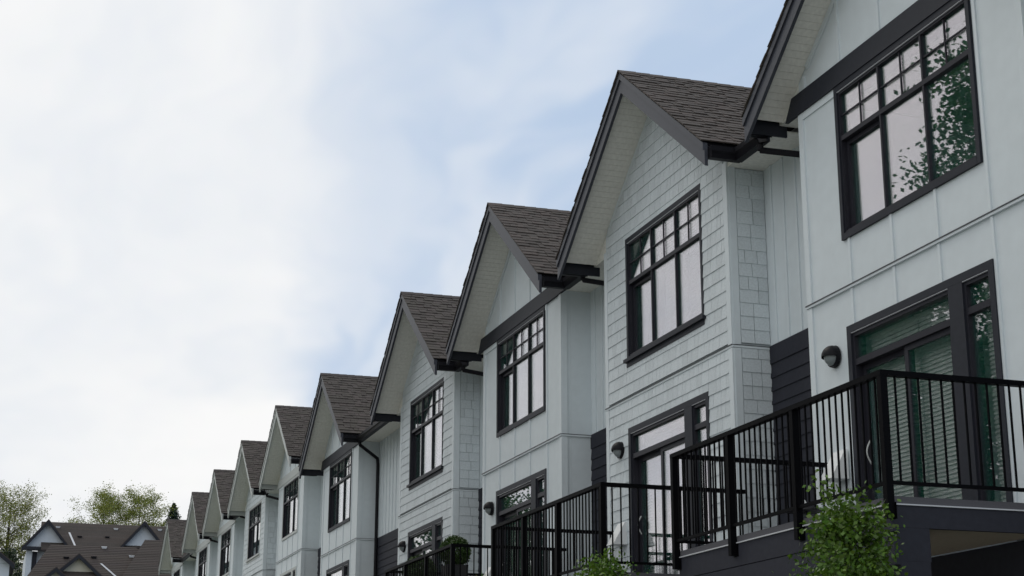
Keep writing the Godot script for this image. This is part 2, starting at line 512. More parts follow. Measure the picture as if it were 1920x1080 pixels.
func bay_window(house: Node3D, style: String, dark: bool, drops: Array, raise: float) -> Array:
	var win := group_node(house, "window")
	var board := style == "board"
	var x0 := 0.87
	var x1 := 3.60
	var y0 := 0.56 + raise
	var y1 := 2.418 + raise if board else 2.47 + raise
	var cs: Material = M.trim if dark else M.white_trim
	# casing
	var c := 0.062
	box(win, "casing", cs, x0, x0 + c, y0, y1, -0.01, 0.032)
	box(win, "casing", cs, x1 - c, x1, y0, y1, -0.01, 0.032)
	box(win, "casing", cs, x0 + c, x1 - c, y1 - 0.07, y1, -0.01, 0.032)
	if board:
		box(win, "sill", cs, x0 + c, x1 - c, y0, y0 + 0.07, -0.01, 0.034)
	else:
		box(win, "sill", cs, x0 - 0.05, x1 + 0.05, y0 - 0.015, y0 + 0.035, -0.01, 0.075)
		box(win, "apron", cs, x0 - 0.01, x1 + 0.01, y0 - 0.085, y0 - 0.016, 0.0, 0.034)
		box(win, "casing", cs, x0 + c, x1 - c, y0 + 0.036, y0 + 0.07, -0.01, 0.032)
	box(win, "head_flashing", M.metal, x0 + c, x1 - c, y1 - 0.079, y1 - 0.072, -0.02, 0.028)
	var a0 := x0 + c
	var a1 := x1 - c
	var b0 := y0 + 0.07
	var b1 := y1 - 0.08
	var tb := y0 + 1.17            # transom bar
	var f: Material = M.frame
	var fw := 0.028
	# outer frame
	box(win, "frame", f, a0, a0 + fw, b0, b1, -0.12, 0.012)
	box(win, "frame", f, a1 - fw, a1, b0, b1, -0.12, 0.012)
	box(win, "frame", f, a0 + fw, a1 - fw, b1 - fw, b1, -0.12, 0.012)
	box(win, "frame", f, a0 + fw, a1 - fw, b0, b0 + fw, -0.12, 0.014)
	box(win, "transom_bar", f, a0 + fw, a1 - fw, tb + 0.01, tb + 0.066, -0.12, 0.013)
	var third := (a1 - a0) / 3.0
	var ms := [a0 + third, a0 + 2 * third]
	for m in ms:
		box(win, "mullion", f, m - 0.015, m + 0.015, tb + 0.067, b1 - fw - 0.001, -0.10, 0.010)
		box(win, "mullion", f, m - 0.015, m + 0.015, b0 + fw + 0.001, tb + 0.009, -0.10, 0.010)
	var xs := [a0 + fw, ms[0] - 0.015, ms[0] + 0.015, ms[1] - 0.015, ms[1] + 0.015, a1 - fw]
	for i in 3:
		var l: float = xs[i * 2]
		var r: float = xs[i * 2 + 1]
		var deep := 0.06 if i == 0 else 0.0
		pane(win, l, r, tb + 0.066, b1 - fw, -0.045)
		box(win, "muntin", f, (l + r) / 2 - 0.008, (l + r) / 2 + 0.008, tb + 0.067, b1 - fw - 0.001, -0.022, -0.004)
		var mid := (tb + 0.066 + b1 - fw) / 2
		box(win, "muntin", f, l, (l + r) / 2 - 0.0085, mid - 0.008, mid + 0.008, -0.022, -0.005)
		box(win, "muntin", f, (l + r) / 2 + 0.0085, r, mid - 0.008, mid + 0.008, -0.022, -0.005)
		if i == 0:
			# sliding sash, set further back
			box(win, "sash", f, l, l + 0.05, b0 + fw, tb, -0.115, -0.05)
			box(win, "sash", f, l + 0.05, r, b0 + fw, b0 + fw + 0.045, -0.115, -0.05)
			box(win, "sash", f, l + 0.05, r, tb - 0.045, tb, -0.115, -0.05)
			pane(win, l + 0.05, r, b0 + fw + 0.045, tb - 0.045, -0.045 - deep)
		else:
			pane(win, l, r, b0 + fw, tb, -0.045)
		if drops[i] > 0.0:
			blind(win, l + 0.01, r - 0.01, lerpf(b1, b0 + 0.05, drops[i]), b1 - 0.06, -0.20)
	return [x0, x1, y0 - (0.0 if board else 0.085), y1]

func patio_door(house: Node3D, dark: bool, blinds: float, coat: String) -> Array:
	var d := group_node(house, "patio_door")
	var x0 := 0.87
	var x1 := 3.66
	var y1 := -0.447
	var y0 := -2.95
	var cs: Material = M.trim if dark else M.white_trim
	box(d, "casing", cs, x0, x0 + 0.085, y0, y1, -0.01, 0.034)
	box(d, "casing", cs, x1 - 0.085, x1, y0, y1, -0.01, 0.034)
	box(d, "casing", cs, x0 + 0.085, x1 - 0.085, y1 - 0.085, y1, -0.01, 0.034)
	box(d, "post", cs, 2.88, 3.13, y0, y1 - 0.086, -0.13, 0.033)
	box(d, "head_flashing", M.metal, x0 + 0.085, 2.88, y1 - 0.094, y1 - 0.087, -0.02, 0.03)
	box(d, "head_flashing", M.metal, 3.13, x1 - 0.085, y1 - 0.094, y1 - 0.087, -0.02, 0.03)
	var f: Material = M.frame
	var t := y1 - 0.095
	var a0 := x0 + 0.085
	var bar := -0.91
	# left unit: transom light over a sliding pair
	box(d, "frame", f, a0, a0 + 0.04, y0, t, -0.13, 0.01)
	box(d, "frame", f, 2.845, 2.88, y0, t, -0.13, 0.01)
	box(d, "frame", f, a0 + 0.04, 2.845, t - 0.04, t, -0.13, 0.01)
	box(d, "transom_bar", f, a0 + 0.04, 2.845, bar, bar + 0.07, -0.13, 0.011)
	box(d, "threshold", M.metal, a0 + 0.04, 2.845, y0, y0 + 0.03, -0.13, 0.02)
	pane(d, a0 + 0.04, 2.845, bar + 0.07, t - 0.04, -0.05, coat)
	# fixed panel behind, sliding panel in front
	box(d, "stile", f, a0 + 0.04, a0 + 0.10, y0 + 0.03, bar, -0.125, -0.075)
	box(d, "stile", f, 1.90, 1.96, y0 + 0.03, bar, -0.125, -0.075)
	box(d, "rail", f, a0 + 0.10, 1.90, bar - 0.06, bar, -0.125, -0.075)
	box(d, "rail", f, a0 + 0.10, 1.90, y0 + 0.03, y0 + 0.11, -0.125, -0.075)
	pane(d, a0 + 0.10, 1.90, y0 + 0.11, bar - 0.06, -0.11, coat)
	box(d, "stile", f, 1.93, 2.0, y0 + 0.03, bar, -0.072, -0.022)
	box(d, "stile", f, 2.785, 2.845, y0 + 0.03, bar, -0.072, -0.022)
	box(d, "rail", f, 2.0, 2.785, bar - 0.06, bar, -0.072, -0.022)
	box(d, "rail", f, 2.0, 2.785, y0 + 0.03, y0 + 0.11, -0.072, -0.022)
	pane(d, 2.0, 2.785, y0 + 0.11, bar - 0.06, -0.055, coat)
	# handle of the slider
	var hb := Bag.new()
	var prev := Vector3(a0 + 0.13, -2.02, -0.06)
	for i in range(1, 9):
		var q := Vector3(a0 + 0.13, -2.02 + 0.26 * i / 8.0, -0.06 + 0.05 * sin(PI * i / 8.0))
		hb.tube(prev, q, 0.009, 0.009, 6)
		prev = q
	bag_node(d, "handle", hb, M.handle)
	# side light with its own small transom
	box(d, "frame", f, 3.13, 3.165, y0, t, -0.13, 0.01)
	box(d, "frame", f, x1 - 0.12, x1 - 0.085, y0, t, -0.13, 0.01)
	box(d, "frame", f, 3.165, x1 - 0.12, t - 0.04, t, -0.13, 0.01)
	box(d, "transom_bar", f, 3.165, x1 - 0.12, bar + 0.03, bar + 0.10, -0.13, 0.011)
	box(d, "frame", f, 3.165, x1 - 0.12, y0, y0 + 0.06, -0.13, 0.01)
	pane(d, 3.165, x1 - 0.12, bar + 0.10, t - 0.04, -0.05, coat)
	pane(d, 3.165, x1 - 0.12, y0 + 0.06, bar + 0.03, -0.05, coat)
	if blinds > 0.0:
		blind(d, a0 + 0.03, 1.93, lerpf(t, y0 + 0.05, blinds), t - 0.06, -0.21, "shade")
		blind(d, 1.95, 2.86, lerpf(t, y0 + 0.05, blinds), t - 0.06, -0.21, "shade")
		blind(d, 3.15, x1 - 0.1, lerpf(t, y0 + 0.05, blinds), t - 0.06, -0.21, "shade")
	return [x0, x1, y0, y1]

# ---------------------------------------------------------------- house
func dome(r: float, d: float, a0: float, a1: float) -> Bag:
	var b := Bag.new()
	var nu := 16
	var nv := 8
	for i in nu:
		for j in nv:
			var q := []
			for k in [[0, 0], [1, 0], [1, 1], [0, 1]]:
				var u: float = lerpf(a0, a1, float(i + k[0]) / nu)
				var v: float = PI / 2 * float(j + k[1]) / nv
				q.append(Vector3(r * cos(v) * cos(u), r * cos(v) * sin(u), d * sin(v)))
			b.quad(q[0], q[3], q[2], q[1])
	return b

func wall_lamp(house: Node3D, x: float, y: float) -> void:
	var l := group_node(house, "wall_lamp")
	l.position = Vector3(x, y, 0.0)
	var cy := CylinderMesh.new()
	cy.top_radius = 0.122
	cy.bottom_radius = 0.13
	cy.height = 0.045
	cy.radial_segments = 28
	var o := mesh_node(l, "base", cy, M.gutter)
	o.rotation.x = PI / 2
	o.position.z = 0.04
	var h := bag_node(l, "hood", dome(0.127, 0.12, -0.12, PI + 0.12), M.gutter)
	h.position.z = 0.055
	var g := bag_node(l, "diffuser", dome(0.108, 0.095, 0.0, TAU), M.lamp_glass)
	g.position.z = 0.05

func cut_spans(lo: float, hi: float, holes: Array, y0: float, y1: float) -> Array:
	# pieces [xa, xb, ya, yb] of a course between lo and hi that are clear of the openings
	var out := [[lo, hi, y0, y1]]
	for h in holes:
		var nxt := []
		for p in out:
			if p[1] <= h[0] or p[0] >= h[1] or p[3] <= h[2] or p[2] >= h[3]:
				nxt.append(p)
				continue
			if p[0] < h[0]: nxt.append([p[0], h[0], p[2], p[3]])
			if p[1] > h[1]: nxt.append([h[1], p[1], p[2], p[3]])
			var m0 := maxf(p[0], h[0])
			var m1 := minf(p[1], h[1])
			if h[2] - p[2] > 0.03: nxt.append([m0, m1, p[2], h[2]])
			if p[3] - h[3] > 0.03: nxt.append([m0, m1, h[3], p[3]])
		out = nxt
	return out

func shake_courses(wall: Node3D, yr: float, holes: Array, single: bool, side: bool) -> void:
	var e := 0.179
	var bag := Bag.new()
	var left := 300
	var tilt := 0.07
	var y := -3.2
	for part in [[0.045, 2.40 if side else yr - 0.35], [-3.2, -0.03]]:
		y = part[0]
		while y < part[1]:
			var top := minf(y + e, part[1])
			var lo := 0.105
			var hi := W - 0.105
			if side:
				lo = -0.515
				hi = -0.10
			else:
				var over := (yr - 0.20 - (y + e * 0.6)) / PITCH
				lo = maxf(lo, W / 2 - over)
				hi = minf(hi, W / 2 + over)
			if hi - lo < 0.1:
				break
			for sp in cut_spans(lo, hi, holes, y, top):
				var x: float = sp[0]
				while x < sp[1] - 0.005:
					var wd: float = [0.12, 0.16, 0.20, 0.14, 0.24][rng.randi() % 5] if not side else [0.14, 0.18, 0.22][rng.randi() % 3]
					if sp[1] - x - wd < 0.07: wd = sp[1] - x
					var hh: float = sp[3] - sp[2] + 0.012
					var size := Vector3(snappedf(wd - 0.0075, 0.001), hh, 0.012)
					var ctr := Vector3(x + wd / 2, sp[2] + hh / 2, 0.012 + 0.012 * 0.5)
					var xf := Transform3D(Basis(Vector3(1, 0, 0), -tilt * 0.9), ctr)
					if side:
						xf = Transform3D(Basis(Vector3(0, 1, 0), PI / 2) * Basis(Vector3(1, 0, 0), -tilt * 0.9), Vector3(W + 0.018, ctr.y, x + wd / 2))
					var t := rng.randi() % 6
					if single and left > 0 and (side or y > -1.6):
						tbox(wall, "shake", M["shake%d" % t], size, xf)
						left -= 1
					else:
						var p: float = [0.93, 1.0, 0.965, 1.04, 0.985, 1.02][t]
						bag.box(size, xf, Color(0.69 * p, 0.755 * p, 0.785 * p))
					x += wd
			y += e
	if bag.v.size() > 0:
		var o := bag_node(wall, "shakes", bag, M.shakes)
		o.set_meta("kind", "stuff")

func townhouse(idx: int, label: String, at: Vector3, style: String, dark: bool, gap: float, near: bool, drops: Array, door_blind: float, raise: float, pipe: int, deck: bool) -> Node3D:
	var root := thing("townhouse", label, "townhouse", at, "townhouses in a stepped gable row")
	var h := root
	# every part is laid out from the belly band, BAND above the ground
	var o := Vector3(0, BAND, 0)
	var board := style == "board"
	var yr := (4.655 if board else 4.605) + raise
	var top := roof_top(0, yr) - 0.06
	var n0 := h.get_child_count()
	var wh := bay_window(h, style, dark, drops, 0.0 if raise == 0.0 else 0.07)
	var dh := patio_door(h, dark, door_blind, "light_coating" if idx == 0 else "coating")
	var holes := [wh, dh]
	# ---- front wall of the bay with its openings
	var fw := Bag.new()
	var pad := 0.03
	var wx := [wh[0] + pad, wh[1] - pad]
	var dx := [dh[0] + pad, dh[1] - pad]
	var wb: float = wh[2] + pad + (0.0 if board else 0.085)
	var wt: float = wh[3] - pad
	var dt: float = dh[3] - pad
	var z0 := -0.16
	fw.slab(0, dx[0], -3.2, dt, z0, 0)
	fw.slab(dx[1], W, -3.2, dt, z0, 0)
	fw.slab(0, W, dt, wb, z0, 0)
	fw.slab(0, wx[0], wb, wt, z0, 0)
	fw.slab(wx[1], W, wb, wt, z0, 0)
	fw.prism(PackedVector2Array([Vector2(0, wt), Vector2(W, wt), Vector2(W, top), Vector2(W / 2, yr - 0.06), Vector2(0, top)]), z0, 0)
	var wall := bag_node(h, "front_wall", fw, M.paint)
	# ---- belly band
	var bd := group_node(h, "belly_band")
	box(bd, "band_board", M.batten, -0.03, W + 0.03, -0.022, 0.006, 0.001, 0.032)
	box(bd, "drip_flashing", M.flashing, -0.032, W + 0.032, 0.0065, 0.016, 0.001, 0.042)
	box(bd, "band_board", M.batten, W + 0.001, W + 0.03, -0.022, 0.006, -0.52, 0.0)
	box(bd, "drip_flashing", M.flashing, W + 0.001, W + 0.034, 0.0065, 0.016, -0.52, 0.0)
	# ---- cladding
	var side := box(h, "side_wall", M.side_paint, W - 0.16, W, -3.2, top, -0.519, -0.161)
	box(h, "side_wall", M.side_paint, 0, 0.16, -3.2, top, -0.519, -0.161)
	var ytop := 2.5 + raise
	if board:
		for x in [1.0, 1.89, 2.75, 3.66]:
			var ylo := 0.019
			if x > wh[1]:
				box(wall, "batten", M.batten, x - 0.022, x + 0.022, ylo, wh[3] - 0.001, 0.0005, 0.018)
			else:
				box(wall, "batten", M.batten, x - 0.022, x + 0.022, ylo, wh[2] - 0.001, 0.0005, 0.018)
			if x > dh[1] - 0.02:
				box(wall, "batten", M.batten, x - 0.005, x + 0.039, -3.0, -0.029, 0.0005, 0.018)
			else:
				box(wall, "batten", M.batten, x - 0.022, x + 0.022, dh[3] + 0.001, -0.029, 0.0005, 0.018)
		for x in [0.15, 1.0, 1.89, 2.75, 3.66, 4.25]:
			box(wall, "batten", M.batten, x - 0.022, x + 0.022, wh[3] + 0.262, roof_top(x, yr) - 0.24, 0.0005, 0.018)
		# corner boards
		for x in [[0.0, 0.09], [W - 0.09, W]]:
			box(wall, "corner_board", M.batten, x[0] - (0.02 if x[0] == 0.0 else 0.0), x[1] + (0.02 if x[0] > 0 else 0.0), 0.019, wh[3] - 0.001, 0.0005, 0.02)
			box(wall, "corner_board", M.batten, x[0] - (0.02 if x[0] == 0.0 else 0.0), x[1] + (0.02 if x[0] > 0 else 0.0), -3.0, -0.029, 0.0005, 0.02)
		box(wall, "head_board", M.batten, 0.091, wh[0] - 0.001, wh[3] - 0.09, wh[3] - 0.001, 0.0005, 0.018)
		box(wall, "head_board", M.batten, wh[1] + 0.001, 3.637, wh[3] - 0.09, wh[3] - 0.001, 0.0005, 0.018)
		# the dark beam across the foot of the gable
		prism(h, "gable_beam", M.trim if dark else M.white_trim, [Vector2(-0.30, wh[3]), Vector2(W + 0.30, wh[3]), Vector2(W + 0.12, wh[3] + 0.26), Vector2(-0.12, wh[3] + 0.26)], 0.0005, 0.045)
		box(h, "side_corner_board", M.batten, W + 0.0005, W + 0.02, 0.019, ytop - 0.02, -0.09, 0.0)
		box(h, "side_corner_board", M.batten, W + 0.0005, W + 0.02, -3.0, -0.029, -0.09, 0.0)
	else:
		for x in [[-0.02, 0.10], [W - 0.10, W + 0.02]]:
			box(wall, "corner_board", M.batten, x[0], x[1], 0.019, 2.5 + raise, 0.0005, 0.030)
			box(wall, "corner_board", M.batten, x[0], x[1], -3.0, -0.029, 0.0005, 0.030)
		box(h, "side_corner_board", M.batten, W + 0.0005, W + 0.03, 0.019, ytop - 0.02, -0.095, 0.0)
		box(h, "side_corner_board", M.batten, W + 0.0005, W + 0.03, -3.0, -0.029, -0.095, 0.0)
		shake_courses(wall, yr, holes, near, false)
		var sw := group_node(h, "side_shakes")
		shake_courses(sw, yr, [], near, true)
	# ---- recess between this bay and the next
	var rx := W + gap
	var rec := box(h, "recess_wall", M.paint, W, rx, 0.0, ytop + 0.2, -0.68, -0.52)
	var nb := int(gap / 0.33)
	for i in range(1, nb + 1):
		box(h, "recess_batten", M.batten, W + 0.23 + (i - 1) * 0.33 - 0.018, W + 0.23 + (i - 1) * 0.33 + 0.018, 0.021, ytop - 0.02, -0.5195, -0.502)
	box(h, "lower_recess_wall", M.siding, W, rx, -BAND - 0.2, -0.001, -0.68, -0.53)
	var lw := group_node(h, "lap_siding")
	box(lw, "frieze_board", M.siding, W + 0.002, rx - 0.002, -0.215, 0.02, -0.529, -0.498)
	for i in 19:
		var yy := -0.222 - i * 0.172
		tbox(lw, "siding_board", M.siding, Vector3(gap - 0.006, 0.19, 0.012), Transform3D(Basis(Vector3(1, 0, 0), -0.09), Vector3(W + gap / 2, yy - 0.085, -0.514)))
	gable_roof(h, yr, near, dark)
	eaves(h, yr, gap, dark, pipe)
	wall_lamp(h, 0.56, -0.72)
	# vent hood low on the wall
	var vb := Bag.new()
	vb.hexa([Vector3(0.45, -2.13, 0.02), Vector3(0.73, -2.13, 0.02), Vector3(0.73, -1.80, 0.02), Vector3(0.45, -1.80, 0.02), Vector3(0.45, -2.13, 0.24), Vector3(0.73, -2.13, 0.24), Vector3(0.73, -1.80, 0.05), Vector3(0.45, -1.80, 0.05)])
	bag_node(h, "vent_hood", vb, M.vent)
	# ---- ground floor, floors, back and the garage
	box(h, "garage_wall", M.siding, 0, W, -BAND - 0.2, -3.21, -0.3, 0.36)
	var gd := group_node(h, "garage_door")
	for i in 4:
		box(gd, "door_panel", M.door_panel, 0.6, W - 0.6, -BAND + 0.02 + i * 0.56, -BAND + 0.565 + i * 0.56, 0.36, 0.40)
	box(h, "floor", M.room, 0, rx, -3.19, -3.0, -9.9, -0.70)
	box(h, "floor", M.room, 0, rx, -0.25, -0.05, -9.9, -0.70)
	box(h, "ceiling", M.room, 0, rx, 2.62 + raise, 2.68 + raise, -9.9, -0.70)
	box(h, "partition", M.room, 0, rx, -2.99, 2.6 + raise, -4.1, -4.0)
	box(h, "back_wall", M.paint, 0, rx, -BAND - 0.2, 2.6 + raise, -10.0, -9.9)
	box(h, "end_wall", M.paint, -0.1, -0.001, -BAND - 0.2, 2.6 + raise, -9.9, -0.70)
	if deck:
		balcony(h)
	for i in range(n0, h.get_child_count()):
		var ch = h.get_child(i)
		ch.position += o
	return root

func balcony(h: Node3D) -> void:
	var x0 := 0.33
	var x1 := 4.64
	var zf := 1.90
	var yt := -2.95
	var d := group_node(h, "balcony_deck")
	box(d, "deck_slab", M.membrane, x0, x1, yt - 0.06, yt, 0.36, zf)
	box(d, "deck_slab", M.membrane, x0 + 0.02, x1 - 0.02, yt - 0.05, yt - 0.002, 0.036, 0.36)
	box(d, "drip_edge", M.metal, x0 - 0.012, x1 + 0.012, yt - 0.072, yt - 0.061, zf - 0.05, zf + 0.014)
	box(d, "drip_edge", M.metal, x1 - 0.03, x1 + 0.012, yt - 0.072, yt - 0.061, 0.37, zf - 0.051)
	# fascia boards
	box(d, "fascia_board", M.siding, x0, x1 - 0.001, yt - 0.29, yt - 0.073, zf - 0.06, zf - 0.002)
	box(d, "fascia_board", M.siding, x0, x1 - 0.001, yt - 0.56, yt - 0.297, zf - 0.06, zf - 0.006)
	box(d, "fascia_board", M.siding, x1 - 0.05, x1 - 0.002, yt - 0.255, yt - 0.073, 0.37, zf - 0.061)
	box(d, "fascia_board", M.siding, x0, x0 + 0.05, yt - 0.255, yt - 0.073, 0.37, zf - 0.061)
	# boarded soffit below
	var n := 36
	for i in n:
		var z := 0.38 + i * 0.04
		box(d, "soffit_plank", M.deck_soffit, x0 + 0.06, x1 - 0.055, yt - 0.25, yt - 0.238, z, z + 0.0375)
	# piers at the outer corners
	for x in [x0 + 0.002, x1 - 0.342]:
		box(d, "pier", M.siding, x, x + 0.34, -BAND - 0.2, yt - 0.531, zf - 0.34, zf - 0.062)
		box(d, "pier", M.siding, x, x + 0.339, yt - 0.53, yt - 0.256, zf - 0.35, zf - 0.0615)
	# railing
	var r := group_node(h, "railing")
	var ry := -1.90
	var pz := zf + 0.035
	var m: Material = M.rail
	box(r, "top_rail", m, x0 - 0.02, x1 + 0.065, ry - 0.045, ry, pz - 0.035, pz + 0.035)
	for sx in [x0 + 0.012, x1 + 0.03]:
		box(r, "top_rail", m, sx - 0.035, sx + 0.035, ry - 0.045, ry, 0.05, pz - 0.036)
		box(r, "bottom_rail", m, sx - 0.016, sx + 0.016, yt + 0.09, yt + 0.12, 0.05, pz - 0.033)
		var k := 0
		var z := 0.13
		while z < pz - 0.06:
			box(r, "baluster", m, sx - 0.0075, sx + 0.0075, yt + 0.121, ry - 0.046, z - 0.0075, z + 0.0075)
			z += 0.112
	var posts := [x0 + 0.012, 1.72, 3.10, x1 + 0.03]
	for i in 4:
		var px: float = posts[i]
		box(r, "post", m, px - 0.033, px + 0.033, yt - 0.19, ry - 0.0455, pz - 0.0325, pz + 0.0325)
		box(r, "post_bracket", m, px - 0.055, px + 0.055, yt - 0.20, yt - 0.06, zf + 0.0, pz - 0.034)
		if i < 3:
			var nx: float = posts[i + 1]
			box(r, "bottom_rail", m, px + 0.034, nx - 0.034, yt + 0.09, yt + 0.12, pz - 0.016, pz + 0.016)
			var cnt := int((nx - px) / 0.112)
			for j in range(1, cnt):
				var bx := lerpf(px, nx, float(j) / cnt)
				box(r, "baluster", m, bx - 0.0075, bx + 0.0075, yt + 0.121, ry - 0.046, pz - 0.0075, pz + 0.0075)

# ---------------------------------------------------------------- plants
func leaf_quad(b: Bag, p: Vector3, s: float, c: Color) -> void:
	var d := Vector3(rng.randfn(), rng.randfn() * 0.7 - 0.2, rng.randfn()).normalized()
	var e := d.cross(Vector3(rng.randfn(), rng.randfn(), rng.randfn())).normalized()
	var l := s * rng.randf_range(0.7, 1.3)
	var mid := p + d * l * 0.5
	b.quad(p, mid + e * l * 0.32, p + d * l, mid - e * l * 0.32, c)

func tree(called: String, label: String, at: Vector3, height: float, base: float, rx: float, leaves: int, leaf: float, tint: Color, seed_: int, limbs := 34, thick := 0.03, squash := 1.0, clump := 0.095, round_ := 0.6, inner := 0.45) -> void:
	rng.seed = seed_
	var t := thing(called, label, "tree", at)
	var wood := Bag.new()
	var top := height * 0.93
	var r0 := height * thick
	var lean := Vector3(rng.randf_range(-0.04, 0.04), 0, rng.randf_range(-0.04, 0.04)) * height
	var trunk := func(f: float) -> Vector3: return Vector3(0, f * top, 0) + lean * f * f
	for i in 10:
		wood.tube(trunk.call(i / 10.0), trunk.call((i + 1) / 10.0), r0 * (1.0 - i * 0.092), r0 * (1.0 - (i + 1) * 0.092), 8)
	var tips := []
	var noise := FastNoiseLite.new()
	noise.seed = seed_
	noise.frequency = 0.9
	for i in limbs:
		var u := (i + rng.randf()) / limbs
		var yy := lerpf(base, height, u)
		var k := sin(PI * clampf(0.10 + u * 0.86, 0.0, 1.0))
		k = pow(k, round_)
		var az := i * 2.399 + rng.randf_range(-0.5, 0.5)
		var rr := rx * k * rng.randf_range(inner, 1.0) * (1.0 + 0.35 * noise.get_noise_2d(az, u * 3.0))
		var tip := Vector3(cos(az) * rr, yy, sin(az) * rr * squash)
		var f0 := clampf((yy - rr * 0.75) / top, base / height * 0.7, 0.96)
		var s: Vector3 = trunk.call(f0)
		var mid := s.lerp(tip, 0.5) + Vector3(0, -rr * 0.08, 0) + Vector3(rng.randfn(), rng.randfn(), rng.randfn()) * rr * 0.06
		var rb := r0 * 0.36 * (1.05 - f0)
		wood.tube(s, mid, rb, rb * 0.6, 5)
		wood.tube(mid, tip, rb * 0.6, rb * 0.22, 5)
		tips.append([tip, rr])
		for j in 4:
			var q := mid.lerp(tip, rng.randf_range(0.1, 0.9))
			var e := q + Vector3(rng.randfn(), rng.randfn() * 0.8 + 0.5, rng.randfn() * squash) * rx * 0.19
			wood.tube(q, e, rb * 0.3, rb * 0.1, 4)
			tips.append([e, rr])
			tips.append([q.lerp(e, 0.6), rr])
	var crown := Bag.new()
	for i in leaves:
		var tp: Array = tips[rng.randi() % tips.size()]
		var p: Vector3 = tp[0] + Vector3(rng.randfn(), rng.randfn() * 0.8, rng.randfn() * squash) * rx * clump
		var v := rng.randf_range(0.6, 1.35)
		var c := Color(tint.r * v * rng.randf_range(0.85, 1.2), tint.g * v, tint.b * v * rng.randf_range(0.7, 1.2))
		leaf_quad(crown, p, leaf, c)
	bag_node(t, "trunk", wood, M.bark)
	bag_node(t, "crown", crown, M.leaf)

func conifer(label: String, at: Vector3, height: float, rx: float, leaves: int, leaf: float, seed_: int) -> void:
	rng.seed = seed_
	var t := thing("conifer_tree", label, "tree", at)
	var wood := Bag.new()
	wood.tube(Vector3.ZERO, Vector3(0, height, 0), height * 0.016, 0.01, 8)
	var crown := Bag.new()
	for i in leaves:
		var u := pow(rng.randf(), 0.6)
		var az := rng.randf() * TAU
		var rr := rx * u * sqrt(rng.randf()) * (0.8 + 0.3 * sin(az * 5.0 + floorf(u * 22.0) * 1.7))
		var p := Vector3(cos(az) * rr, height * (1.0 - u * 0.93) - rr * 0.25, sin(az) * rr)
		var v := rng.randf_range(0.6, 1.3)
		leaf_quad(crown, p, leaf, Color(0.022 * v, 0.045 * v, 0.028 * v))
	for i in 60:
		var u := (i + 0.5) / 60.0
		var az := i * 2.4
		wood.tube(Vector3(0, height * (1.0 - u * 0.9), 0), Vector3(cos(az) * rx * u, height * (1.0 - u * 0.93) - rx * u * 0.25, sin(az) * rx * u), 0.05 * u + 0.01, 0.01, 4)
	bag_node(t, "trunk", wood, M.bark)
	bag_node(t, "crown", crown, M.leaf)

func topiary(label: String, at: Vector3, r: float, hgt: float, seed_: int) -> void:
	rng.seed = seed_
	var t := thing("potted_topiary", label, "potted plant", at, "clipped ball shrubs in black planters")
	var pb := Bag.new()
	var a := r * 0.72
	pb.hexa([Vector3(-a * 0.8, 0, -a * 0.8), Vector3(a * 0.8, 0, -a * 0.8), Vector3(a * 0.8, 0, a * 0.8), Vector3(-a * 0.8, 0, a * 0.8), Vector3(-a, hgt, -a), Vector3(a, hgt, -a), Vector3(a, hgt, a), Vector3(-a, hgt, a)])
	bag_node(t, "planter", pb, M.planter)
	var st := Bag.new()
	st.tube(Vector3(0, hgt - 0.02, 0), Vector3(0, hgt + r, 0), 0.025, 0.02, 6)
	bag_node(t, "stem", st, M.bark)
	var crown := Bag.new()
	for i in 5200:
		var d := Vector3(rng.randfn(), rng.randfn(), rng.randfn()).normalized()
		var rr := r * (1.0 - 0.35 * pow(rng.randf(), 2.5)) * rng.randf_range(0.95, 1.05)
		var v := rng.randf_range(0.5, 1.3)
		leaf_quad(crown, Vector3(0, hgt + r * 0.92, 0) + d * rr, 0.035, Color(0.04 * v, 0.085 * v, 0.014 * v))
	bag_node(t, "crown", crown, M.leaf)

# ---------------------------------------------------------------- far houses
func far_gable(h: Node3D, x: float, zc: float, half: float, ya: float, yf: float, depth: float, wall: Material) -> void:
	# a small cross gable that faces +x
	var g := group_node(h, "cross_gable")
	var b := Bag.new()
	b.hexa([Vector3(x, yf, zc - half + 0.2), Vector3(x, yf, zc + half - 0.2), Vector3(x, ya - 0.25, zc + 0.01), Vector3(x, ya - 0.25, zc - 0.01), Vector3(x - 0.1, yf, zc - half + 0.2), Vector3(x - 0.1, yf, zc + half - 0.2), Vector3(x - 0.1, ya - 0.25, zc + 0.01), Vector3(x - 0.1, ya - 0.25, zc - 0.01)])
	bag_node(g, "gable_wall", b, wall)
	for s in [-1, 1]:
		var r := Bag.new()
		var p0 := Vector3(x + 0.45, ya, zc)
		var p1 := Vector3(x + 0.45, yf - 0.15, zc + s * (half + 0.1))
		var back := Vector3(-depth, 0, 0)
		var up := Vector3(0, 0.09, 0)
		r.hexa([p0, p1, p1 + back, p0 + back, p0 + up, p1 + up, p1 + back + up, p0 + back + up])
		bag_node(g, "roof_slope", r, M.far_roof)
		var bb := Bag.new()
		var dn := Vector3(0, -0.30, 0)
		var fr := Vector3(0.06, 0, 0)
		bb.hexa([p0 + dn, p1 + dn, p1, p0, p0 + dn + fr, p1 + dn + fr, p1 + fr, p0 + fr])
		bag_node(g, "bargeboard", bb, M.trim)

func roof_vent(h: Node3D, p: Vector3, bright: bool, s: float) -> void:
	var b := Bag.new()
	b.hexa([Vector3(-s * 0.6, 0, -s * 0.7), Vector3(s * 0.6, 0, -s * 0.7), Vector3(s * 0.6, 0, s * 0.7), Vector3(-s * 0.6, 0, s * 0.7), Vector3(-s * 0.5, s * 0.9, -s), Vector3(s * 0.7, s * 0.7, -s), Vector3(s * 0.7, s * 0.7, s), Vector3(-s * 0.5, s * 0.9, s)])
	var o := bag_node(h, "roof_vent", b, M.metal if bright else M.gutter)
	o.position = p

